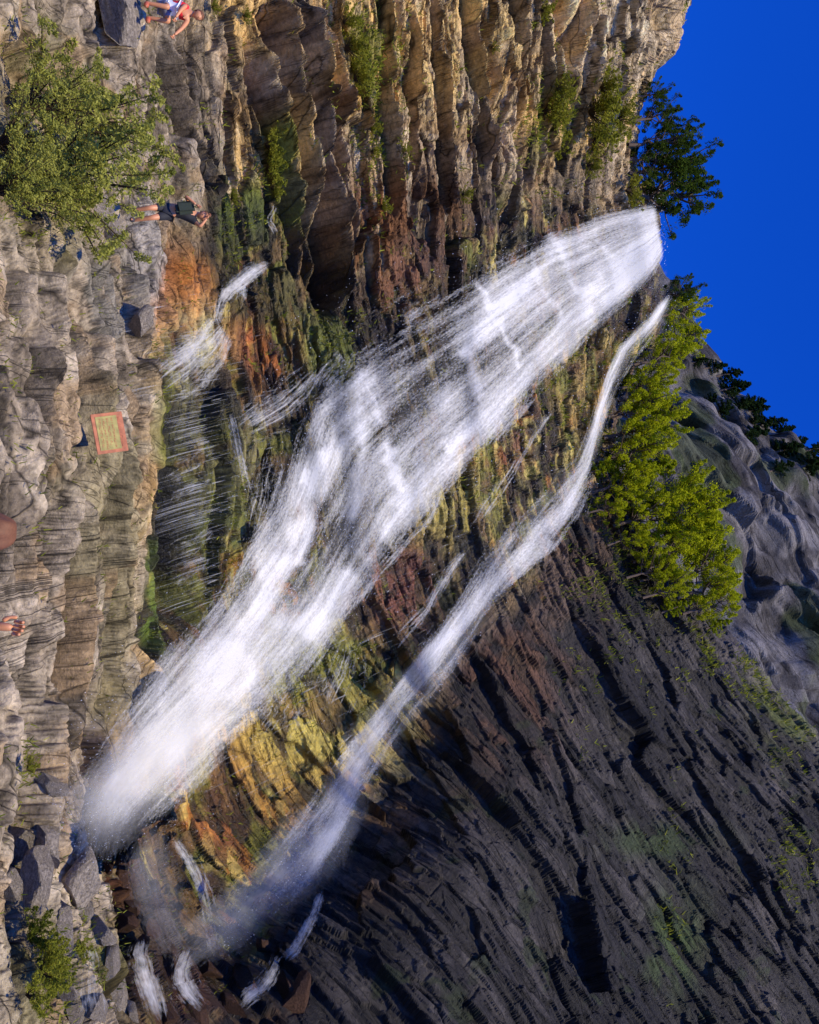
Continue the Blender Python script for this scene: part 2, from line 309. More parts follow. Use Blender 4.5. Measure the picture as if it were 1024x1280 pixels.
BL=[(215,390,35,60,(.56,.17,.02),.8),(305,450,40,60,(.56,.17,.02),.8),(300,410,12,60,(.40,.09,.02),.8),(280,990,40,60,(.46,.16,.04),.7),(350,930,60,70,(.48,.28,.06),.6),
(470,310,45,70,(.24,.095,.03),.8),(520,290,60,60,(.15,.075,.035),.6),(620,575,20,16,(.30,.06,.02),.4),(720,470,30,60,(.46,.32,.08),.5),(420,900,90,50,(.56,.46,.10),.6),(230,450,40,60,(.62,.58,.26),.6),
(300,280,50,50,(.11,.15,.02),.8),(320,350,60,60,(.06,.06,.015),.8),(270,600,50,90,(.14,.16,.03),.7),(410,440,30,40,(.16,.18,.03),.7),(330,570,60,60,(.24,.21,.08),.6),(560,640,70,60,(.36,.30,.07),.5),(500,730,50,50,(.20,.07,.04),.5),(400,830,60,50,(.24,.24,.03),.7),
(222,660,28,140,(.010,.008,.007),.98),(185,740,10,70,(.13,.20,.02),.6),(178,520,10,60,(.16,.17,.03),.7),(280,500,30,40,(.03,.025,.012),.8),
(120,1040,40,70,(.14,.045,.02),.9),(150,1090,50,70,(.11,.04,.02),.9),(230,1240,90,60,(.04,.018,.012),.95),(200,1130,60,70,(.045,.03,.02),.8),(340,1220,50,60,(.022,.018,.015),.9),
(170,320,22,60,(.38,.35,.31),.7),(120,370,40,60,(.28,.26,.22),.7),(630,870,60,80,(.11,.055,.03),.6),(700,740,40,60,(.13,.09,.065),.6),
(690,150,25,50,(.18,.17,.03),.7),(440,80,25,60,(.17,.18,.03),.6),(335,190,22,40,(.30,.29,.05),.6),(30,220,50,100,(.14,.14,.03),.6),(60,1200,50,60,(.13,.14,.03),.5),
(770,30,60,70,(.85,.70,.46),.6),(560,60,70,80,(.85,.62,.25),.6),(850,1180,30,60,(.05,.08,.02),.6),(990,860,30,60,(.12,.14,.03),.8),(830,1050,60,18,(.04,.06,.02),.6)]
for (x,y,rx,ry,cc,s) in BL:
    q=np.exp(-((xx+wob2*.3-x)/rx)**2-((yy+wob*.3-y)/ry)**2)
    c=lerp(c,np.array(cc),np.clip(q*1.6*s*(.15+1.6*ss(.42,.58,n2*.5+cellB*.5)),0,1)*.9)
c*=(1-.75*crk)[...,None]*(.54+.92*blk)[...,None]
c*=np.array([1.06,1.0,.84]); c=np.minimum(c,.85)
wetv=np.clip(wet*.95+.4*dark,0,1)
back=[];nb=14
away=np.array([0,1,0.])
for k in range(1,nb+1):
    p=PG[-1]+away*(k*1.0)+np.array([0,0,1])*(-.05*k*k*.3); p=p+(vn(p,2.,5)-.5)[:,None]*np.array([0,0,.5]); back.append(p)
front=[]
for k in (3,2,1):
    p=PG[0].copy(); p[:,1]-=1.0*k; p[:,2]=p[:,2]*(1-k/3.)+(-.4)*(k/3.); front.append(p)
ext=lambda A: np.concatenate([np.repeat(A[:1],3,0),A,np.repeat(A[-1:],nb,0)],0)
V=np.concatenate([np.array(front),PG,np.array(back)],0)
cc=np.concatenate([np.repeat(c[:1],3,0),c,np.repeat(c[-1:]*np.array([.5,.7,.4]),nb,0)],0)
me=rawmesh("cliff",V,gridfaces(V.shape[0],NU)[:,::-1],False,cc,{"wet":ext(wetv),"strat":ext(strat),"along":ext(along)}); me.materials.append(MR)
cliff=mkobj("cliff",me,label="steep layered rock cliff with wet mossy ledges and slate wall with painted shade",category="cliff",kind="structure")
def surf(x,y):
    j=int(np.clip((y+200)/cw,0,nbu-1)); i=int(np.clip((x+120)/cw,0,nbh-1))
    for r in range(0,9):
        blk_=IDX[max(i-r,0):i+r+1,max(j-r,0):j+r+1]; q=blk_[blk_>=0]
        if len(q): k=q[len(q)//2]; return PG.reshape(-1,3)[k].copy(),Nn.reshape(-1,3)[k].copy(),float(Tact.ravel()[k])
    t=float(baset(y,x)); return W(y,x,t),np.array([0,-1,0.]),t
# ---------------------------------------------------------------- far hill
NU2=460;NH2=360
u2=np.linspace(250,1700,NU2); R2=[(250,800),(380,842),(440,872),(470,900),(500,950),(540,1008),(580,1050),(640,1085),(760,1150),(1000,1250),(1700,1400)]
H2=ip(u2,R2); j2=W(u2,H2,np.full(NU2,75.)); H2=H2+26*(fbm(j2,9,4,70)-.5)+16*(fbm(j2,2.5,3,71)-.5)
s2=np.linspace(0,1,NH2); U2=np.repeat(u2[None],NH2,0); HH=620+s2[:,None]*(H2[None]-620)
T2=58+34*s2[:,None]-.022*(U2-600)
Q=W(U2,HH,T2); g1=np.gradient(Q,axis=1);g0=np.gradient(Q,axis=0);N2=np.cross(g1,g0);N2/=np.linalg.norm(N2,axis=2,keepdims=True);N2*=np.sign(np.sum(N2*(C-Q),2,keepdims=True))
fr=[(.62,-.62,.47),(.7,.5,-.2),(-.11,.5,.81)]
b1,d1,w1=facets(Q,fr,(14,9,4.5),61,.9,.1); b2,d2,w2=facets(Q,fr,(4.,3.4,1.3),62,.9,.1)
DD=sblur(1.5*b1+.55*b2+9*(fbm(Q,16,4,63)-.5)+.8*(fbm(Q,2.5,3,64)-.5),1)
QG=Q+N2*DD[...,None]
m1=fbm(Q,5,4,66);m2=fbm(Q,2,4,67)
c2=np.zeros(Q.shape)+np.array([.16,.145,.13]); c2=lerp(c2,np.array([.06,.054,.05]),ss(.45,.6,m2)); c2=lerp(c2,np.array([.30,.27,.24]),ss(.56,.66,m1)*.6); c2=lerp(c2,np.array([.05,.065,.018]),ss(.56,.62,fbm(Q,7,3,68))*.7)
c2*=((.65+.7*w2)*(1-.25*d2))[...,None]
bk=[QG[-1]+np.array([0,k*3.,-.2*k*k]) for k in range(1,6)]
V=np.concatenate([QG,np.array(bk)],0); c2=np.concatenate([c2,np.repeat(c2[-1:],5,0)],0)
me=rawmesh("hill",V,gridfaces(V.shape[0],NU2)[:,::-1],False,c2,{"wet":np.zeros(V.shape[:2]),"strat":V@np.array((-.11,.5,.81))*.5,"along":V@np.array((.62,-.62,.47))*.5}); me.materials.append(MR)
mkobj("hill",me,label="steep dark rocky mountainside dotted with conifers",category="hill",kind="structure")
def surf2(x,y):
    j=min(max(int(round((y-250)/1450*(NU2-1))),0),NU2-1); i=min(max(int(round((x-620)/(H2[j]-620)*(NH2-1))),0),NH2-1); return QG[i,j].copy()
gx=np.concatenate([np.linspace(-900,-30,12),np.linspace(-25,25,80),np.linspace(30,900,12)]); gy=np.concatenate([np.linspace(-900,-22,12),np.linspace(-18,30,80),np.linspace(40,900,12)])
GX,GY=np.meshgrid(gx,gy); GP=np.stack([GX,GY,GX*0],-1); GP[...,2]=.25*(fbm(GP,3,4,80)-.5)-.02
gc=np.zeros(GP.shape)+np.array([.22,.19,.15]); gc=lerp(gc,np.array([.10,.11,.04]),ss(.5,.6,fbm(GP,5,3,81)))
me=rawmesh("ground",GP,gridfaces(*GX.shape),True,gc,{"wet":GX*0,"strat":GX*.6,"along":GY*.6}); me.materials.append(MR)
mkobj("ground",me,label="stony trodden ground with patches of grass",category="ground",kind="structure")
# ---------------------------------------------------------------- water
def seg_d(x,y,pl):
    best=np.full(x.shape,1e9)
    for (x0,y0),(x1,y1) in zip(pl[:-1],pl[1:]):
        dx,dy=x1-x0,y1-y0; t=np.clip(((x-x0)*dx+(y-y0)*dy)/(dx*dx+dy*dy),0,1)
        best=np.minimum(best,np.hypot(x-x0-t*dx,y-y0-t*dy))
    return best
def resamp(pl,n):
    p=np.array(pl,float); d=np.r_[0,np.cumsum(np.hypot(*np.diff(p,axis=0).T))]; s=np.linspace(0,d[-1],n)
    return np.stack([np.interp(s,d,p[:,0]),np.interp(s,d,p[:,1])],1)
def sheet(name,Lp,Rp,n,m,off,densf,label,mat=None,seed=0,scale=1.,edge=.12,fin=.03,fout=.07,rip=.3,cut=.6):
    A=resamp(Lp,n);B=resamp(Rp,n); k=np.linspace(0,1,m)[None,:,None]
    X=A[:,None]*(1-k)+B[:,None]*k
    x=X[...,0];y=X[...,1]; a=np.repeat(np.linspace(0,1,n)[:,None],m,1); cr=np.repeat(np.linspace(0,1,m)[None],n,0)
    t=tf(y,x)-off(a)
    q=np.stack([x/40,y/40,x*0+seed],-1)
    t=t+rip*(fbm(q,1.,3,seed)-.5)
    P=W(y,x,t)
    mm=t.mean()/FP
    wdt=np.hypot(*(A-B).T).mean()*mm; ln=np.hypot(*np.diff((A+B)/2,axis=0).T).sum()*mm
    en=(fbm(np.stack([a*ln*.35*scale,cr*2,a*0+seed],-1),1.,4,seed+2)-.5)
    e=np.minimum(cr,1-cr)+en*edge*.9; ed=ss(-.0,min(edge*2,.5),e)
    ed=ed*ss(0,fin,a)*ss(1,1-fout,a+.15*fout*en)
    dens=densf(x,y,a,cr)*ed-cut*(1-ed)
    uv=np.stack([cr*wdt,a*ln],-1)
    me=rawmesh(name,P,gridfaces(n,m)[:,::-1],True,None,{"dens":dens},uv); me.materials.append(mat or MW)
    return mkobj(name,me,label=label,category="waterfall",kind="structure")
LE=[(824,243),(800,243),(742,248),(665,268),(606,296),(536,335),(464,370),(412,402),(358,448),(338,542),(322,598),(284,654),(252,714),(195,786),(138,858),(90,930),(60,1000)]
RE=[(834,325),(824,355),(796,397),(742,450),(688,510),(628,588),(568,658),(505,733),(448,803),(402,870),(352,920),(290,972),(230,1034),(170,1092),(112,1102)]
BR=[([(820,290),(795,335),(745,400),(690,462),(620,530),(560,592),(500,655),(450,722),(390,785),(310,835),(230,900),(160,970),(110,1010)],28,.75),
([(458,468),(430,530),(398,600),(365,655),(335,720),(310,790),(270,850)],22,.5),([(452,462),(482,540),(502,606)],7,.5),
([(655,300),(672,350),(703,402),(688,440)],4,.42),([(600,350),(632,408),(645,460)],4,.38),([(738,256),(745,300),(775,355)],4,.35),([(690,285),(715,342),(742,392)],4,.35),([(800,248),(812,290),(810,345)],24,.6),([(582,440),(602,492)],5,.35),
([(385,600),(388,660),(372,705)],7,.45),([(520,390),(500,420)],6,.3),([(760,290),(690,350),(600,410)],32,.35),([(560,500),(500,560),(430,640)],22,.25),([(650,480),(560,560)],9,.35),([(445,470),(455,560),(440,640)],8,.4),([(700,300),(640,370),(580,440)],9,.3),([(770,330),(700,410),(640,490)],8,.3),([(420,480),(400,520),(395,590)],10,.5),([(360,700),(300,780),(200,880)],12,.3)]
def dmain(x,y,a,cr):
    d=.15+.14*np.exp(-((a-.1)/.2)**2)+.18*ss(.5,.75,a)
    q=np.stack([x/30,y/30,x*0],-1); wx=(fbm(q,1.,3,9)-.5)*22; pat=fbm(q*.5,1.,3,10)
    for pl,w,am in BR: d=d+(1-np.clip(d,0,1)*.55)*am*np.exp(-(seg_d(x+wx,y-wx,pl)/w)**2)*(.5+1.*ss(.35,.6,pat))
    d=d+.5*(fbm(np.stack([cr*9,a*3.5,a*0],-1),1.,3,12)-.5)
    d=np.minimum(d,.92); d-=.2*ss(.86,1,a)
    d-=.16*np.exp(-((x-560)/60)**2-((y-435)/42)**2)
    d-=.10*np.exp(-((x-460)/40)**2-((y-600)/50)**2)
    return d
wf=sheet("waterfall",LE,RE,520,170,lambda a:.12+.16*np.sin(a*math.pi),dmain,"broad white veil of water sliding down a stepped cliff",edge=.14,fin=.012,fout=.16,rip=.1,cut=.45)
def sh(pl,dx):  return [(p[0]+dx[0],p[1]+dx[1]) for p in pl]
sheet("spray",sh(LE,(-12,-22)),sh(RE,(18,34)),260,80,lambda a:.7+1.0*a,lambda x,y,a,cr:.02+.12*np.exp(-(seg_d(x,y,BR[0][0])/70)**2)+.28*ss(.5,1,a),"thin drifting spray in front of the main waterfall",mat=MIST,seed=4,edge=.25,fout=.2,cut=.15)
def ribbon(pts,w):
    p=np.array(pts,float); d=np.gradient(p,axis=0); d/=np.linalg.norm(d,axis=1,keepdims=True); nrm=np.stack([-d[:,1],d[:,0]],1); w=np.array(w)[:,None]/2
    return (p-nrm*w).tolist(),(p+nrm*w).tolist()
S2=[(842,362),(818,402),(785,440),(765,480),(748,530),(732,580),(700,625),(665,665),(625,715),(590,765),(550,825),(500,885),(455,945),(415,1010),(370,1075),(320,1135),(275,1185)]
l,r=ribbon(S2,[26,38,48,34,30,50,92,112,92,74,80,68,82,90,118,140,156])
sheet("waterfall.001",l,r,420,80,lambda a:.1+.15*a,lambda x,y,a,cr:.08+.62*np.exp(-((cr-.5-.16*np.sin(a*13))/.15)**2)+.4*np.exp(-((cr-.28)/.06)**2)*(a>.35)+.3*np.exp(-((cr-.75)/.05)**2)*(a>.4)-.2*np.exp(-((a-.45)/.1)**2)*(cr<.42)-.02*ss(.6,1,a)+.8*(fbm(np.stack([a*14,cr*5,a*0],-1),1.,3,5)-.5),"narrow side stream falling down the shade-darkened rock wall",seed=8,edge=.18,rip=.1,fout=.2,cut=.35)
l,r=ribbon(S2,[40,50,50,50,50,70,120,130,120,110,110,115,130,150,190,230,250])
sheet("spray.001",l,r,260,60,lambda a:.5+.5*a,lambda x,y,a,cr:-.02+.22*a+.05*np.exp(-((cr-.5)/.2)**2),"thin drifting spray beside the narrow stream",mat=MIST,seed=14,edge=.25,fout=.2,cut=.15)
def mistp(pts,w,dn,off,seed,nm="mist"):
    l,r=ribbon(resamp(pts,10),np.interp(np.linspace(0,1,10),np.linspace(0,1,len(w)),w)); sheet(nm,l,r,70,50,lambda a:off+a*0,lambda x,y,a,cr:dn*np.exp(-((cr-.5)/.28)**2)+a*0,"soft hazy mist drifting at the foot of the falls",mat=MIST,seed=seed,edge=.25,fin=.35,fout=.4,cut=.12)
mistp([(330,850),(180,960),(50,1060)],[150,200,170],.48,1.0,31); mistp([(260,880),(150,985),(110,1110)],[150,190,150],.36,1.5,32); mistp([(420,1010),(320,1120),(200,1230)],[120,170,180],.34,.9,33); mistp([(200,1000),(190,1100),(250,1230)],[120,170,140],.12,1.2,34)
def wig(pl,seed,am):
    p=resamp(pl,14); g=np.random.default_rng(seed); k=np.linspace(0,1,14); o=np.cumsum(g.normal(size=(14,2)),0); o-=k[:,None]*o[-1]; return p+o*am
small=[([(345,250),(335,275),(350,300)],[10,22,14],.05),([(345,325),(310,345),(280,365),(272,400),(285,425)],[20,54,54,34,20],.15),([(285,405),(255,440),(225,465),(190,490)],[40,100,140,120],.2),([(270,395),(235,440),(200,460)],[20,70,90],.1),
([(450,470),(470,500),(485,540)],[8,14,12],.2),([(405,460),(360,505),(315,535),(290,555)],[60,110,100,70],.12),([(288,500),(298,560),(312,620),(322,680)],[16,30,30,40],.05),
([(590,680),(560,710),(530,760),(500,800),(480,830)],[18,46,40,60,46],.0),([(700,500),(660,560),(620,620),(570,690)],[26,46,50,40],-.12),([(560,600),(530,660),(470,720),(440,780)],[24,46,50,40],-.12),
([(212,1036),(240,1075),(258,1120),(268,1170),(280,1225)],[24,46,50,54,54],.0),([(405,1105),(392,1140),(365,1185),(340,1215)],[24,50,60,60],.0),
([(178,1165),(172,1200),(190,1240),(200,1290)],[50,90,90,80],.05),([(110,1180),(118,1230),(122,1285)],[34,64,80],.0),([(350,1190),(325,1230),(290,1262)],[40,80,70],.02),([(240,1180),(230,1225),(262,1270)],[40,80,70],.0),
([(375,860),(350,890),(330,930)],[50,100,110],-.12),([(440,790),(430,850),(400,900)],[40,110,110],-.12),([(330,660),(318,690),(322,730)],[24,60,60],.05),([(205,840),(200,880),(215,920)],[24,60,70],-.05),([(480,900),(440,930),(400,985)],[50,100,100],-.12),
([(300,345),(285,385)],[80,74],-.05),([(345,560),(330,620),(320,680)],[50,90,90],-.05),([(430,440),(400,470),(390,500)],[50,70,60],.0),([(275,560),(230,590),(195,610)],[60,110,100],-.12),([(270,660),(230,690),(195,720)],[60,110,100],-.15)]
for k,(pl,w,dn) in enumerate(small):
    p=wig(pl,k,1.0); ww=np.interp(np.linspace(0,1,14),np.linspace(0,1,len(w)),w)
    l,r=ribbon(p,ww)
    sheet("cascade.%03d"%k,l,r,90,30,lambda a:.05+a*0,lambda x,y,a,cr,dn=dn:dn+.15*np.exp(-((cr-.5)/.25)**2)+.6*(fbm(np.stack([x/18,y/18,x*0],-1),1.,3,5)-.5),"small white cascade trickling over wet mossy ledges",mat=MC,seed=20+k,edge=.3,rip=.05,fin=.15,fout=.3,cut=.5)
vs=[];fs=[];dn=[];uvs=[];cnt=0
def drip(x,y,L,wm,d0):
    global cnt
    t0=float(tf(y,x))-.05; p=W(y,x,t0); m=8
    for k in range(m):
        a=k/(m-1); q=p+np.array([.10*a*a*L,-.12*a*a,-L*a]); w=wm*(.5+.7*a)
        vs.extend([q-np.array([w/2,0,0]),q+np.array([w/2,0,0])]); dn.extend([d0*(1-a*.9)*min(1,a*5)]*2); uvs.extend([(x*.3,a*L*3+y),(x*.3+wm,a*L*3+y)])
        if k<m-1: b=cnt+2*k; fs.append((b,b+1,b+3,b+2))
    cnt+=2*m
for k in range(260):
    y=rng.choice([490,530,548,600,620,645,700,735])+rng.normal()*14; x=262+rng.normal()*14+(y-640)*.05; drip(x,y,.3+rng.exponential(.5),.005+rng.exponential(.014),rng.uniform(.1,.6))
for k in range(200):
    y=rng.uniform(780,990); x=430-(y-790)*.55+rng.normal()*45; drip(x,y,rng.uniform(.2,.9),.004+rng.exponential(.008),rng.uniform(.05,.45))
for k in range(140):
    y=rng.normal()*35+440; x=245+rng.normal()*30; drip(x,y,rng.uniform(.2,.7),.005+rng.exponential(.010),rng.uniform(.1,.5))
for k in range(130):
    y=rng.uniform(480,640); x=330+rng.normal()*30-(y-560)*.1; drip(x,y,rng.uniform(.2,.6),.005+rng.exponential(.008),rng.uniform(.05,.4))
for k in range(220):
    y=rng.uniform(520,860); x=1130-1.0*y+90+rng.normal()*45; drip(x,y,.1+rng.exponential(.35),.006+rng.exponential(.010),rng.uniform(.05,.5))
me=rawmesh("dripping_water",np.array(vs),np.array(fs),True,None,{"dens":np.array(dn)},np.array(uvs)); me.materials.append(MD)
mkobj("dripping_water",me,label="thin threads of water dripping off wet overhangs",category="water",kind="stuff")
def droplets(N):
    A=resamp(LE,400);B=resamp(RE,400); rb=ribbon(S2,[50]*17); A2=resamp(rb[0],400); B2=resamp(rb[1],400)
    i=rng.integers(0,399,N); k=np.clip(rng.normal(.5,.28,N),-.1,1.1)[:,None]; sel=(rng.random(N)<.85)[:,None]
    X=np.where(sel,A[i]*(1-k)+B[i]*k,A2[i]*(1-k)+B2[i]*k)+rng.normal(size=(N,2))*3; t=tf(X[:,1],X[:,0])-rng.uniform(.2,1.2,N)
    P=W(X[:,1],X[:,0],t); r=(.0022+.005*rng.random(N)**4)[:,None]*(t[:,None]/22)
    d=np.array([(1,1,1),(-1,-1,1),(-1,1,-1),(1,-1,-1)])*np.array([1,1,2.2]); V=P[:,None]+d[None]*r[:,None]
    b=np.arange(N)[:,None]*4; Fc=np.concatenate([b+np.array([0,1,2]),b+np.array([0,3,1]),b+np.array([0,2,3]),b+np.array([1,3,2])],0)
    me=rawmesh("water_droplets",V,Fc); me.materials.append(plain("droplet_white",(.8,.82,.82),.3,0)); mkobj("water_droplets",me,label="fine water droplets thrown off the falls",category="water droplets",kind="stuff")
droplets(9000)
# ---------------------------------------------------------------- foliage
def leaves(cent,rad,n,size,colA,colB,flat=1.,seed=1,droop=0):
    g=np.random.default_rng(seed); cent=np.array(cent,float);rad=np.array(rad,float)
    i=g.integers(0,len(cent),n); d=g.normal(size=(n,3)); d/=np.linalg.norm(d,axis=1,keepdims=True); rr=g.random(n)**.45
    p=cent[i]+d*(rad[i]*rr)[:,None]*np.array([1,1,flat])
    a=g.normal(size=(n,3));a/=np.linalg.norm(a,axis=1,keepdims=True); a[:,2]-=droop; b=np.cross(a,g.normal(size=(n,3)));b/=np.linalg.norm(b,axis=1,keepdims=True)
    s=size*g.uniform(.6,1.4,n)[:,None]
    V=np.stack([p-a*s,p+b*s*.42,p+a*s,p-b*s*.42],1); Fc=np.arange(n*4).reshape(n,4)
    cl=g.random(len(cent))[i]; k=np.clip(.55*cl+.45*g.random(n),0,1)[:,None]
    col=np.array(colA)*(1-k)+np.array(colB)*k; col=np.repeat(col[:,None],4,1)
    return V.reshape(-1,3),Fc,col.reshape(-1,3)
def tube(pts,rs,sides=6):
    V=[];Fc=[];pts=[np.array(p,float) for p in pts]
    for k,(p,r) in enumerate(zip(pts,rs)):
        d=pts[min(k+1,len(pts)-1)]-pts[max(k-1,0)]; d/=np.linalg.norm(d)+1e-9; a=np.cross(d,[.3,.9,.2]); a/=np.linalg.norm(a); b=np.cross(d,a)
        for s in range(sides): V.append(p+r*(a*math.cos(s*2*math.pi/sides)+b*math.sin(s*2*math.pi/sides)))
    for k in range(len(pts)-1):
        for s in range(sides): Fc.append((k*sides+s,k*sides+(s+1)%sides,(k+1)*sides+(s+1)%sides,(k+1)*sides+s))
    return V,Fc
def join(parts):
    V=[];Fc=[];o=0
    for v,f in parts: V.extend(v); Fc.extend([tuple(a+o for a in q) for q in f]); o+=len(v)
    return np.array(V),np.array(Fc)
def broad(seed,colA,colB,n=9500,leaf=.016,wide=.38):
    g=random.Random(seed); parts=[]; tr=[(0,0,-.15)]; 
    for k in range(1,8): tr.append((g.uniform(-.03,.03)*k*.5,g.uniform(-.03,.03)*k*.5,k*.12))
    parts.append(tube(tr,[.03*(1-k*.11) for k in range(8)])); cent=[];rad=[]
    for k in range(38):
        z=g.uniform(.1,.88); b=np.array(tr[min(7,int(z/.12)+1)]); a=g.uniform(0,6.28); L=wide*(1-.55*abs(z-.4)/.5)*g.uniform(.4,1.3)
        e=b+np.array([math.cos(a)*L,math.sin(a)*L,g.uniform(.05,.3)]); mid=(b+e)/2+np.array([0,0,-.03])
        parts.append(tube([b,mid,e],[.012,.008,.003],4)); tip=e+np.array([g.uniform(-.06,.06),g.uniform(-.06,.06),.09])
        cent+= [e,mid*.4+e*.6,tip,(e+tip)/2]; rad+=[g.uniform(.03,.09),g.uniform(.05,.10),.025,.04]
    cent.append(np.array(tr[-1])+[0,0,.05]); rad.append(.07)
    V,Fc=join(parts); mt=rawmesh("trunk",V,Fc,True); mt.materials.append(MBARK)
    V,Fc,cl=leaves(cent,rad,n,leaf,colA,colB,1.,seed); mc=rawmesh("crown",V,Fc,False,cl); mc.materials.append(MLEAF); return mt,mc
def conifer(seed,colA,colB,n=4200):
    g=random.Random(seed); parts=[tube([(0,0,-.1),(0.01,0,.5),(0,0,1)],[.028,.016,.003])]; cent=[];rad=[]
    for k in range(46):
        z=.1+.88*(k/46.); L=.27*(1-z)**.8*g.uniform(.6,1.15)+.01; a=g.uniform(0,6.28); b=np.array([0,0,z]); e=b+np.array([math.cos(a)*L,math.sin(a)*L,-.05*L*4*.5])
        parts.append(tube([b,e],[.006,.002],4))
        for q in (.35,.7,1.): cent.append(b*(1-q)+e*q); rad.append(.02+.03*(1-z))
    V,Fc=join(parts); mt=rawmesh("trunk",V,Fc,True); mt.materials.append(MBARK)
    V,Fc,cl=leaves(cent,rad,n,.022,colA,colB,.6,seed,.3); mc=rawmesh("crown",V,Fc,False,cl); mc.materials.append(MLEAF); return mt,mc
DG=((.02,.045,.006),(.10,.15,.02)); YG=((.20,.25,.008),(.60,.62,.02)); CG=((.012,.028,.010),(.04,.07,.02))
BD=[broad(s,*DG) for s in (1,2)]; BY=[broad(s,*YG) for s in (3,4,5)]; CO=[conifer(s,*CG) for s in (6,7)]; CY=[conifer(s,(.14,.20,.01),(.50,.54,.02)) for s in (8,)]
def tree(kind,P,H,label,group,sx=1.,name="tree"):
    mt,mc=kind; e=bpy.data.objects.new(name,None); scn.collection.objects.link(e); e.location=P; e.scale=(H*sx,H*sx,H); e.rotation_euler=(random.uniform(-.06,.06),0,random.uniform(0,6.28))
    e["label"]=label; e["category"]="tree"; e["group"]=group; e.empty_display_size=.2
    for nm,m in (("trunk",mt),("crown",mc)):
        o=bpy.data.objects.new(nm,m); scn.collection.objects.link(o); o.parent=e
    return e
def px2m(px,t): return px*t/FP
for (x,y,hh,sx) in [(790,245,112,1.0),(798,215,98,1.0),(795,180,80,.95),(796,150,60,1.0),(800,120,40,1.1),(785,200,60,1.3)]:
    t=float(baset(y,x))+1.2; tree(random.choice(BD),W(y,x,t),px2m(hh,t),"dark green leafy tree on the cliff rim","trees on the cliff rim",sx)
for (x,y,hh,sx,k,dt) in [(828,370,52,1,BD,3),(826,395,62,.9,BY,3),(812,425,70,1,BY,2),(795,455,75,1,BY,0),(775,485,72,1.,BY,0)]:
    t=float(baset(y,x))+dt; tree(random.choice(k),W(y,x,t),px2m(hh,t),"green leafy tree beside the top of the falls","trees beside the falls",sx)
TY=[(760,520,80),(765,545,90),(752,575,85),(760,600,110),(745,615,70),(790,640,105),(775,655,80),(800,675,110),(830,690,100),(800,700,75),(845,720,85),(855,745,75),(860,765,62),(885,785,40),(770,630,60),(760,560,60),(820,650,70),(780,500,60),(740,590,50),(765,680,50),(790,720,60),(810,745,60),(740,640,45),(830,765,45),(805,725,45)]
for k,(x,y,hh) in enumerate(TY):
    t=float(baset(y,x))-.4; tree(CY[0] if k%5==3 else random.choice(BY),W(y,x,t),px2m(hh,t),"sunlit yellow green tree on a rocky shoulder","sunlit trees on the rocky shoulder",1.05)
for (x,y,hh) in [(845,440,34),(862,455,30),(880,462,42),(895,470,50),(905,485,55),(925,482,45),(930,500,60),(945,505,40),(950,520,55),(985,525,42),(1000,520,40),(930,540,60),(900,510,50),(885,490,40),(975,560,60),(1000,585,60),(960,590,45),(1015,560,40),(1000,540,40)]:
    p=surf2(x,y); tree(random.choice(CO),p,px2m(hh,80),"dark conifer on the far mountainside","conifers on the mountainside",1.25,name="conifer_tree")
def bushmesh(seed,cA,cB,n=3500,leaf=.04,flat=1.):
    g=random.Random(seed); parts=[];cent=[];rad=[]
    for k in range(30):
        a=g.uniform(0,6.28);r=g.uniform(.1,.65);z=g.uniform(.2,1.05)*(1-r*.6)*flat; e=np.array([math.cos(a)*r,math.sin(a)*r,z]); parts.append(tube([(0,0,-.05),e*.5+[0,0,.05],e],[.012,.007,.002],4))
        tip=e+np.array([g.uniform(-.1,.1),g.uniform(-.1,.1),.09])
        cent+=[e,e*.75+[0,0,.04],e*.55,tip,(e+tip)/2]; rad+=[g.uniform(.04,.10),.09,.08,.03,.045]
    V,Fc=join(parts); V2,F2,cl=leaves(cent,rad,n,leaf,cA,cB,.9,seed)
    Vt=np.concatenate([V,V2]); Ft=np.concatenate([Fc,F2+len(V)]); col=np.concatenate([np.tile([.07,.05,.03],(len(V),1)),cl]); m=rawmesh("bush",Vt,Ft,False,col); m.materials.append(MLEAF); return m
BM=[bushmesh(s,(.12,.15,.015),(.44,.42,.05),3800,.028,.8) for s in (11,12)]; BMD=bushmesh(13,(.05,.07,.01),(.20,.22,.025),3500,.03,.7)
BIG=bushmesh(14,(.18,.20,.03),(.58,.56,.12),8000,.015); BIG2=bushmesh(15,(.16,.18,.025),(.52,.50,.10),6500,.017)
def bush(m,x,y,px,label,grp="bushes on the cliff",sx=1.,dt=.1,at=None):
    p,n,t=surf(x,y); o=bpy.data.objects.new("bush",m); scn.collection.objects.link(o); o.location=(p+n*dt) if at is None else at; H=px2m(px,t); o.scale=(H*sx,H*sx,H); o.rotation_euler=(random.uniform(-.2,.2),random.uniform(-.2,.2),random.uniform(0,6))
    o["label"]=label;o["category"]="bush";o["group"]=grp
for (x,y,px,sx,m) in [(40,222,170,1.05,BIG),(60,150,150,1.1,BIG2),(25,130,120,1.2,BIG),(15,250,120,1.1,BIG2),(-10,180,110,1.4,BIG),(-20,240,90,1.4,BIG2)]:
    bush(m,x,y,px,"large airy olive green shrub on the rocky slope",sx=sx,dt=.15)
for (x,y,px,sx) in [(430,60,50,1),(440,95,40,1),(425,30,35,1),(455,150,25,1),(460,190,25,1),(325,180,40,1.2),(330,210,40,1.2),(335,235,25,1),(675,140,50,1.1),(685,175,40,1),(690,110,35,1),(735,140,60,1.2),(745,110,40,1.2),(740,175,50,1.),(730,205,30,1),(770,150,40,1),(470,255,22,1),(500,190,20,1),(670,10,30,1),(610,60,16,1),(575,240,22,1),(285,245,20,1),(780,235,40,1),(300,20,18,1),(260,10,18,1)]:
    bush(random.choice(BM),x,y,px*.85,"yellow green bush rooted in a rock ledge",sx=sx*1.15)
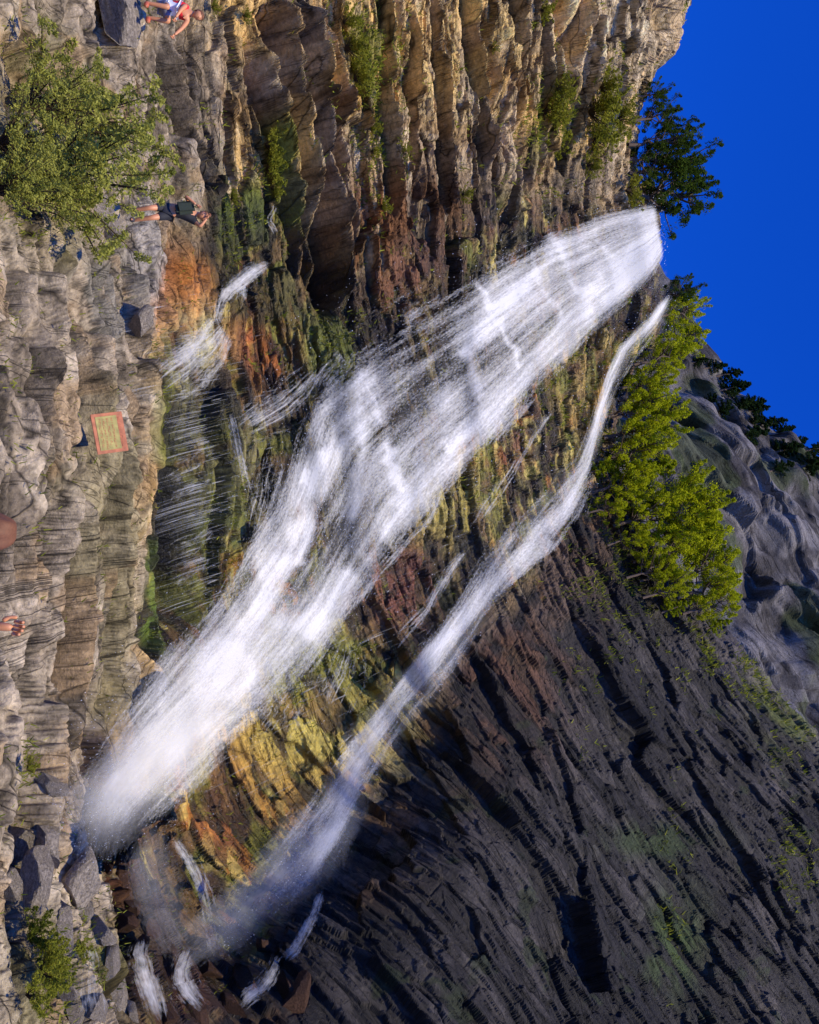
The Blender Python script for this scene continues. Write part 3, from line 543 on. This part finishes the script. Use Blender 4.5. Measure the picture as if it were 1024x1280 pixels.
for (x,y,px) in [(25,1175,45),(35,1215,50),(45,1195,35),(20,1245,40),(85,1190,24),(20,960,20),(55,1225,30)]:
    bush(random.choice(BM+[BMD]),x,y,px,"low green shrub among rocks","low shrubs among the rocks",1.3)
def tufts(N):
    ii=rng.integers(40,NH-4,N*14);jj=rng.integers(130,NU-140,N*14)
    x=Hg[ii,jj];y=Ug[ii,jj]; p=np.where(dark[ii,jj]>.5,.0,.03)+.2*np.exp(-((x-184)/12)**2-((y-740)/70)**2)+.2*np.exp(-((x-178)/12)**2-((y-560)/100)**2)
    for (a,b,ra,rb,s) in [(440,80,30,80,.35),(335,195,25,50,.5),(690,150,35,60,.6),(750,140,35,60,.5),(40,1210,50,60,.5),(30,220,40,90,.4),(300,290,40,50,.25),(270,600,30,90,.2),(400,830,50,40,.3),(460,180,15,120,.35),(985,870,30,60,.9),(850,1130,14,100,.2),(760,650,50,150,.4),(900,800,40,40,.8),(780,470,60,80,.7),(410,430,30,30,.3),(700,440,60,60,.12),(20,100,30,60,.3),(20,950,20,40,.3),(990,1080,25,40,.5),(950,820,30,40,.8)]:
        p=p+s*np.exp(-((x-a)/ra)**2-((y-b)/rb)**2)
    p=p*(fbm(PG[ii,jj],1.0,3,90)>.5)*(Nn[ii,jj,2]>.0)*np.where(wet[ii,jj]>.5,.6,1)
    k=rng.random(len(p))<p; ii=ii[k][:N];jj=jj[k][:N]
    P=PG[ii,jj]; n=len(P); t=Tg[ii,jj]
    K=5; P=np.repeat(P,K,0)+rng.normal(size=(n*K,3))*.07; t=np.repeat(t,K)
    d=rng.normal(size=(n*K,3))*.5+np.array([0,-.3,.9]); d/=np.linalg.norm(d,axis=1,keepdims=True); s=(rng.uniform(.05,.15,n*K)*np.clip(t/22,.6,1.8))[:,None]
    b=np.cross(d,rng.normal(size=(n*K,3))); b/=np.linalg.norm(b,axis=1,keepdims=True)
    V=np.stack([P-b*s*.12,P+b*s*.12,P+d*s+b*s*.05,P+d*s-b*s*.05],1); Fc=np.arange(n*K*4).reshape(-1,4)
    q=rng.random(n*K)[:,None]; col=np.array([.10,.14,.012])*(1-q)+np.array([.40,.40,.05])*q; col=np.repeat(col[:,None],4,1)
    me=rawmesh("grass",V.reshape(-1,3),Fc,False,col.reshape(-1,3)); me.materials.append(MLEAF); mkobj("grass",me,label="tufts of grass and moss growing on rock ledges",category="grass",kind="stuff")
tufts(13000)
# ---------------------------------------------------------------- boulders
import bmesh
def bouldermesh(seed):
    g=np.random.default_rng(seed); bm=bmesh.new(); bmesh.ops.create_icosphere(bm,subdivisions=4,radius=1); me=bpy.data.meshes.new("boulder")
    P=np.array([v.co[:] for v in bm.verts]); 
    for k in range(11):
        n=g.normal(size=3); n/=np.linalg.norm(n); d=g.uniform(.38,.7); s=P@n-d; P=P-np.clip(s,0,None)[:,None]*n
    P=P+P*((fbm(P,.5,3,seed)-.5)*.08)[:,None]; P*=np.array([1.6,1.1,.9])
    for v,p in zip(bm.verts,P): v.co=p
    bm.to_mesh(me); bm.free(); return me
BO=[bouldermesh(s) for s in range(5)]; BOD=[m.copy() for m in BO[:3]]
for m in BO: m.materials.append(MSTONE)
for m in BOD: m.materials.append(MSTONE2)
def boulder(x,y,px,dk=False,sc=(1,1,1),rot=None,at=None):
    p,n,t=surf(x,y); o=bpy.data.objects.new("boulder",random.choice(BOD if dk else BO)); scn.collection.objects.link(o); r=px2m(px,t)/2
    o.location=(p-n*r*.05) if at is None else at; o.scale=(r*sc[0],r*sc[1],r*sc[2]); o.rotation_euler=rot or (random.uniform(-.4,.4),random.uniform(-.5,.5),random.uniform(0,6))
    o["label"]="dark reddish wet boulder at the foot of the falls" if dk else "angular grey boulder lying on the rocky slope"; o["category"]="boulder"; o["group"]="boulders on the slope"
for (x,y,px,*q) in [(175,405,45,0),(148,1235,50),(60,1050,80),(95,1110,90),(45,1110,70),(120,1165,45),(25,1050,55),(75,1150,55),(15,1120,45),(165,1265,30),(120,1260,40),(95,1265,35),(80,1230,40),(140,1200,30),(60,980,35),(105,1135,40)]:
    boulder(x,y,px)
for (x,y,px) in [(215,1215,45),(255,1200,40),(290,1255,50),(240,1262,45),(330,1180,35),(300,1215,40),(350,1225,40),(205,1265,40),(370,1250,50),(150,1090,40),(130,1060,35),(165,1130,35),(190,1160,35),(110,1030,35),(175,1180,40),(150,1150,40)]:
    boulder(x,y,px,True)
# ---------------------------------------------------------------- sign
def boxmesh(name,sx,sy,sz,mat,bev=.004):
    bm=bmesh.new(); bmesh.ops.create_cube(bm,size=1); 
    for v in bm.verts: v.co=Vector((v.co.x*sx,v.co.y*sy,v.co.z*sz))
    bmesh.ops.bevel(bm,geom=bm.edges[:],offset=bev,segments=2,affect='EDGES'); me=bpy.data.meshes.new(name); bm.to_mesh(me); bm.free(); me.materials.append(mat); return me
MO=plain("sign_faded_red_paint",(.50,.17,.07),.7,.7,9); MYE=plain("sign_faded_tan_paint",(.40,.33,.09),.7,.7,11); MRD=plain("sign_red_lettering",(.46,.15,.06),.7,.3)
t=min(float(tf(541+a,137+b)) for a in (-25,0,25) for b in (-22,-12,0,12,18))-.05; p=W(541,137,t); se=bpy.data.objects.new("warning_sign",None); scn.collection.objects.link(se); Wd=px2m(50,t)
se.location=p; se.rotation_euler=(-.15,.05,.10); se["label"]="small weathered reddish and tan warning sign with faded lettering on rocks"; se["category"]="sign"
def part(nm,me,par,loc=(0,0,0),rot=(0,0,0)):
    o=bpy.data.objects.new(nm,me); scn.collection.objects.link(o); o.parent=par; o.location=loc; o.rotation_euler=rot; return o
part("panel",boxmesh("panel",Wd,.02,Wd*.76,MO),se); part("panel_face",boxmesh("panel_face",Wd*.84,.006,Wd*.52,MYE,.002),se,(0,-.013,-Wd*.03))
bars=[]; g=random.Random(4)
for row,(z,hh) in enumerate([(.27,.085),(.10,.055),(.0,.055),(-.10,.055),(-.20,.055)]):
    x=-.36
    while x<.34:
        w=g.uniform(.025,.055); s=g.uniform(.5,1)
        for (ox,oz,ww,h2) in [(0,0,.010,hh),(w*.5,hh*.4*g.choice([-1,0,1]),w,.014),(w,0,.010,hh*s)]:
            if g.random()<.85: bars.append(((x+ox)*Wd,(z+oz)*Wd,ww*Wd,h2*Wd))
        x+=w+.03
V=[];Fc=[]
for (x,z,w,h_) in bars:
    o=len(V); V+=[(x-w/2,0,z-h_/2),(x+w/2,0,z-h_/2),(x+w/2,0,z+h_/2),(x-w/2,0,z+h_/2)]; Fc.append((o,o+1,o+2,o+3))
lm=rawmesh("lettering",np.array(V),np.array(Fc)); lm.materials.append(MRD); part("lettering",lm,se,(0,-.019,0))
# ---------------------------------------------------------------- people
SK=plain("skin",(.66,.28,.12),.5,.08,8); HAIR=plain("brown_hair",(.17,.065,.022),.7,.3,90)
def skinned(name,verts,edges,mat,root=0,sub=2):
    me=bpy.data.meshes.new(name); me.from_pydata([v[:3] for v in verts],edges,[]); o=bpy.data.objects.new(name,me); scn.collection.objects.link(o)
    m=o.modifiers.new("s",'SKIN'); 
    for i,v in enumerate(verts):
        r=v[3]; d=me.skin_vertices[0].data[i]; d.radius=(r,v[4] if len(v)>4 else r); d.use_root=(i==root)
    m.use_smooth_shade=True; s=o.modifiers.new("b",'SUBSURF'); s.levels=sub; s.render_levels=sub
    dg=bpy.context.evaluated_depsgraph_get(); nm=bpy.data.meshes.new_from_object(o.evaluated_get(dg)); bpy.data.objects.remove(o); nm.materials.clear(); nm.materials.append(mat); nm.name=name; return nm
def joinm(name,ms,mat):
    bm=bmesh.new()
    for m in ms: bm.from_mesh(m)
    me=bpy.data.meshes.new(name); bm.to_mesh(me); bm.free(); me.materials.append(mat)
    for p_ in me.polygons: p_.use_smooth=True
    return me
def hand(wr,dr,side):
    wr=Vector(wr);d=Vector(dr).normalized(); s=d.cross(Vector(side)).normalized(); ms=[]
    palm=[(*wr,.022),(*(wr+d*.045),.034,.020),(*(wr+d*.085),.036,.016)]
    ms.append(skinned("p",palm,[(0,1),(1,2)],SK)); up=s.cross(d)
    for k,(o,L) in enumerate([(-.027,.068),(-.009,.078),(.009,.073),(.026,.056)]):
        b=wr+d*.075+s*o; ms.append(skinned("f",[(*b,.010),(*(b+d*L*.45),.009),(*(b+d*L*.65+up*L*.3),.008),(*(b+d*L*.6+up*L*.6),.007)],[(0,1),(1,2),(2,3)],SK,sub=1))
    b=wr+d*.03-s*.025; ms.append(skinned("t",[(*b,.012),(*(b+d*.03-s*.02),.010),(*(b+d*.06-s*.022),.008)],[(0,1),(1,2)],SK,sub=1)); return ms
def headmesh(c,r,yaw):
    bm=bmesh.new(); bmesh.ops.create_icosphere(bm,subdivisions=4,radius=1)
    for v in bm.verts:
        x,y,z=v.co
        k=1-.28*max(0,-z)**1.3; x*=.76*k; y*=.92*(1-.12*max(0,-z)); 
        def g(a,b,s): return math.exp(-((x-a)**2+(z-b)**2)/s)
        if v.co.y<0: y-=.20*g(0,-.12,.010)+.10*g(0,-.02,.008)+.06*g(0,-.42,.02)-.07*g(.27,.05,.015)-.07*g(-.27,.05,.015)+.05*g(0,-.75,.03)
        if abs(v.co.y)<.22 and abs(v.co.z)<.24: x*=1.0+.16*math.exp(-(v.co.y**2+v.co.z**2)/.02)
        v.co=Vector((x,y,z))*r
    me=bpy.data.meshes.new("h"); bm.to_mesh(me); bm.free()
    bm=bmesh.new(); bmesh.ops.create_icosphere(bm,subdivisions=5,radius=1)
    for v in list(bm.verts):
        x,y,z=v.co; ang=math.atan2(y,x); cz=max(0,1-z*z)**.5; nn=(.012*math.sin(ang*37+z*5)+.03*math.sin(ang*7-z*5))*cz+.03*math.sin(x*5+y*4)
        v.co=Vector((x*.84,y*.98+.05,z*1.03+.04))*(1+nn)*r
    dele=[v for v in bm.verts if v.co.z<(-.45*r if v.co.y>.0 else .38*r*(1 if v.co.y<-.3*r else .0)-.0*r)]
    bmesh.ops.delete(bm,geom=dele,context='VERTS'); hm=bpy.data.meshes.new("hair"); bm.to_mesh(hm); bm.free()
    Mx=Matrix.Translation(Vector(c))@Matrix.Rotation(yaw,4,'Z'); me.transform(Mx); hm.transform(Mx); hm.materials.append(HAIR)
    for p_ in hm.polygons: p_.use_smooth=True
    return me,hm
def person(loc,J,yaw,clothes,label,scale=1.,pack=None,hr_=.122):
    E=[("pel","spn"),("spn","chs"),("chs","nek"),("nek","hed"),("chs","shL"),("shL","elL"),("elL","wrL"),("chs","shR"),("shR","elR"),("elR","wrR"),("pel","hpL"),("hpL","knL"),("knL","anL"),("anL","toL"),("pel","hpR"),("hpR","knR"),("knR","anR"),("anR","toR")]
    RD=dict(pel=.125,spn=.115,chs=.135,nek=.055,hed=.055,shL=.06,shR=.06,elL=.042,elR=.042,wrL=.027,wrR=.027,hpL=.095,hpR=.095,knL=.058,knR=.058,anL=.038,anR=.038,toL=.035,toR=.035)
    names=list(RD); idx={n:i for i,n in enumerate(names)}
    body=skinned("body",[(*J[n],RD[n]) for n in names],[(idx[a],idx[b]) for a,b in E],SK)
    ms=[body]
    for s in "LR":
        w=Vector(J["wr"+s]);e=Vector(J["el"+s]); ms+=hand(w,(w-e),(0,-1,.2))
    hc=Vector(J["hed"])+ (Vector(J["hed"])-Vector(J["nek"])).normalized()*.05
    hm,hr=headmesh(hc,hr_,yaw); ms.append(hm)
    e=mkobj("person",joinm("person",ms,SK),label=label,category="person"); e.location=loc; e.scale=(scale,)*3
    part("hair",hr,e)
    for nm,js,ex,mat in clothes:
        ns=[j for j in js]; vs=[]
        for n in ns:
            if isinstance(n,tuple): a,b,k=n; pp=Vector(J[a]).lerp(Vector(J[b]),k); r=RD[a]*(1-k)+RD[b]*k
            else: pp=Vector(J[n]); r=RD[n]
            vs.append((*pp,r+ex))
        ed=[]; key={n:i for i,n in enumerate(ns)}
        for n in ns:
            if isinstance(n,tuple): ed.append((key[n[0]],key[n]))
        for a,b in E:
            if a in key and b in key: ed.append((key[a],key[b]))
        part(nm,skinned(nm,vs,ed,mat),e)
    if pack:
        o=part("backpack",boxmesh("backpack",.28,.15,.40,pack,.06),e,tuple(Vector(J["chs"]).lerp(Vector(J["spn"]),.4)+Vector((0,-.19,0))))
    return e
CB=plain("black_cloth",(.02,.02,.022),.8); CR=plain("red_cloth",(.75,.02,.025),.8); CW=plain("white_cloth",(.8,.8,.8),.8); CGY=plain("grey_cloth",(.22,.22,.27),.8); CGN=plain("dark_olive_canvas",(.025,.035,.018),.8); CO_=plain("orange_cloth",(.75,.16,.03),.8); SH=plain("orange_shoe_fabric",(.55,.12,.05),.6); SHD=plain("shoe_rubber",(.05,.04,.04),.6)
tw=lambda a,b,k:(a,b,k)
shirt=["chs","spn","pel","shL","shR",tw("shL","elL",.55),tw("shR","elR",.55)]; shorts=["pel","hpL","hpR",tw("hpL","knL",.75),tw("hpR","knR",.75)]
vest=["chs","spn","pel","shL","shR"]
J=dict(pel=(-.03,0,.88),spn=(.0,-.03,1.06),chs=(.06,-.06,1.25),nek=(.12,-.08,1.40),hed=(.17,-.10,1.50),shL=(-.12,-.06,1.35),elL=(-.20,-.28,1.24),wrL=(.02,-.33,1.40),shR=(.25,-.03,1.33),elR=(.43,-.15,1.42),wrR=(.30,-.22,1.58),
 hpL=(-.12,0,.82),knL=(-.06,-.18,.47),anL=(-.12,.02,.09),toL=(-.13,-.12,.04),hpR=(.06,0,.82),knR=(.14,-.14,.47),anR=(.08,.05,.09),toR=(.12,-.11,.04))
def clear_t(x,y,H):
    t=float(tf(y,x)); 
    for k in range(9):
        for s in (-12,0,12):
            px=H*FP/t*(k/8); t=min(t,float(tf(y-.24*px+s,x+.97*px)))
    return t
t=clear_t(160,270,1.7)-.3; pp=W(270,160,t)
pe=person(pp,J,.2,[("shirt",shirt,.022,CB),("shorts",shorts,.02,CB),("shoe",["anL","toL"],.02,SHD),("shoe",["anR","toR"],.02,SHD)],"hiker in black shirt and shorts raising both hands to the head",px2m(98,t)/1.66,CGN)
boulder(150,270,70,at=pp+np.array([0,.12,-.42]),rot=(0,0,.4))
J2=dict(pel=(-.10,0,.52),spn=(-.04,-.04,.68),chs=(.06,-.08,.85),nek=(.12,-.10,1.0),hed=(.16,-.12,1.09),shL=(-.07,-.10,.94),elL=(.14,-.27,.76),wrL=(.32,-.28,.60),shR=(.24,-.02,.90),elR=(.44,-.08,.72),wrR=(.60,-.12,.52),
 hpL=(-.18,0,.48),knL=(.10,-.28,.50),anL=(-.05,-.20,.09),toL=(.08,-.28,.04),hpR=(-.02,0,.48),knR=(.30,-.10,.48),anR=(.14,0,.09),toR=(.28,-.06,.04))
t=clear_t(178,14,1.3)-.3; pp=W(14,178,t)
person(pp,J2,.9,[("vest",vest,.022,CR),("shorts",shorts,.02,CGY),("vest_panel",["spn",tw("spn","pel",.6),tw("spn","chs",.5)],.032,CW),("shoe",["anL","toL"],.02,SH),("shoe",["anR","toR"],.02,SH)],"climber in red and white vest crouching, hand on the rock",1.0)
boulder(168,14,80,at=pp+np.array([0,.1,-.42]),rot=(0,0,.4))
J3=dict(pel=(0,0,.86),spn=(0,0,1.0),chs=(0,0,1.16),nek=(0,0,1.30),hed=(0,.0,1.40),shL=(-.17,0,1.23),elL=(-.26,.12,1.0),wrL=(-.20,.3,1.12),shR=(.17,0,1.23),elR=(.30,.14,1.16),wrR=(.385,.12,1.365),
 hpL=(-.09,0,.8),knL=(-.1,0,.45),anL=(-.1,0,.08),toL=(-.1,.13,.04),hpR=(.09,0,.8),knR=(.1,0,.45),anR=(.1,0,.08),toR=(.1,.13,.04))
tp=W(668,-18,3.6)
person((tp[0]-.0,tp[1],tp[2]-1.43),J3,math.pi-.4,[("shirt",shirt,.022,CO_),("trousers",["pel","hpL","hpR","knL","knR","anL","anR"],.02,CGY),("shoe",["anL","toL"],.02,SHD),("shoe",["anR","toR"],.02,SHD)],"brown haired onlooker in orange top raising a hand",1.0,None,.098)
# ---------------------------------------------------------------- light
w=bpy.data.worlds.new("World"); scn.world=w; w.use_nodes=True; nt=w.node_tree; bg=nt.nodes['Background']
S=Vector((.36,-.60,.72)).normalized()
sk=nt.nodes.new('ShaderNodeTexSky'); sk.sky_type='NISHITA'; sk.sun_disc=False; sk.sun_elevation=math.asin(S.z); sk.sun_rotation=math.atan2(S.x,S.y); sk.altitude=1500; sk.dust_density=.3; sk.ozone_density=2
mxn=nt.nodes.new('ShaderNodeVectorMath'); mxn.operation='MULTIPLY'; mxn.inputs[1].default_value=(.06,.76,3.1); nt.links.new(sk.outputs[0],mxn.inputs[0])
nt.links.new(mxn.outputs[0],bg.inputs[0]); bg.inputs[1].default_value=.09
sl=bpy.data.lights.new("sun",'SUN'); sl.energy=5.0; sl.angle=math.radians(.5); sl.color=(1,.90,.70); so=bpy.data.objects.new("sun",sl); scn.collection.objects.link(so)
so.rotation_euler=S.to_track_quat('Z','Y').to_euler()
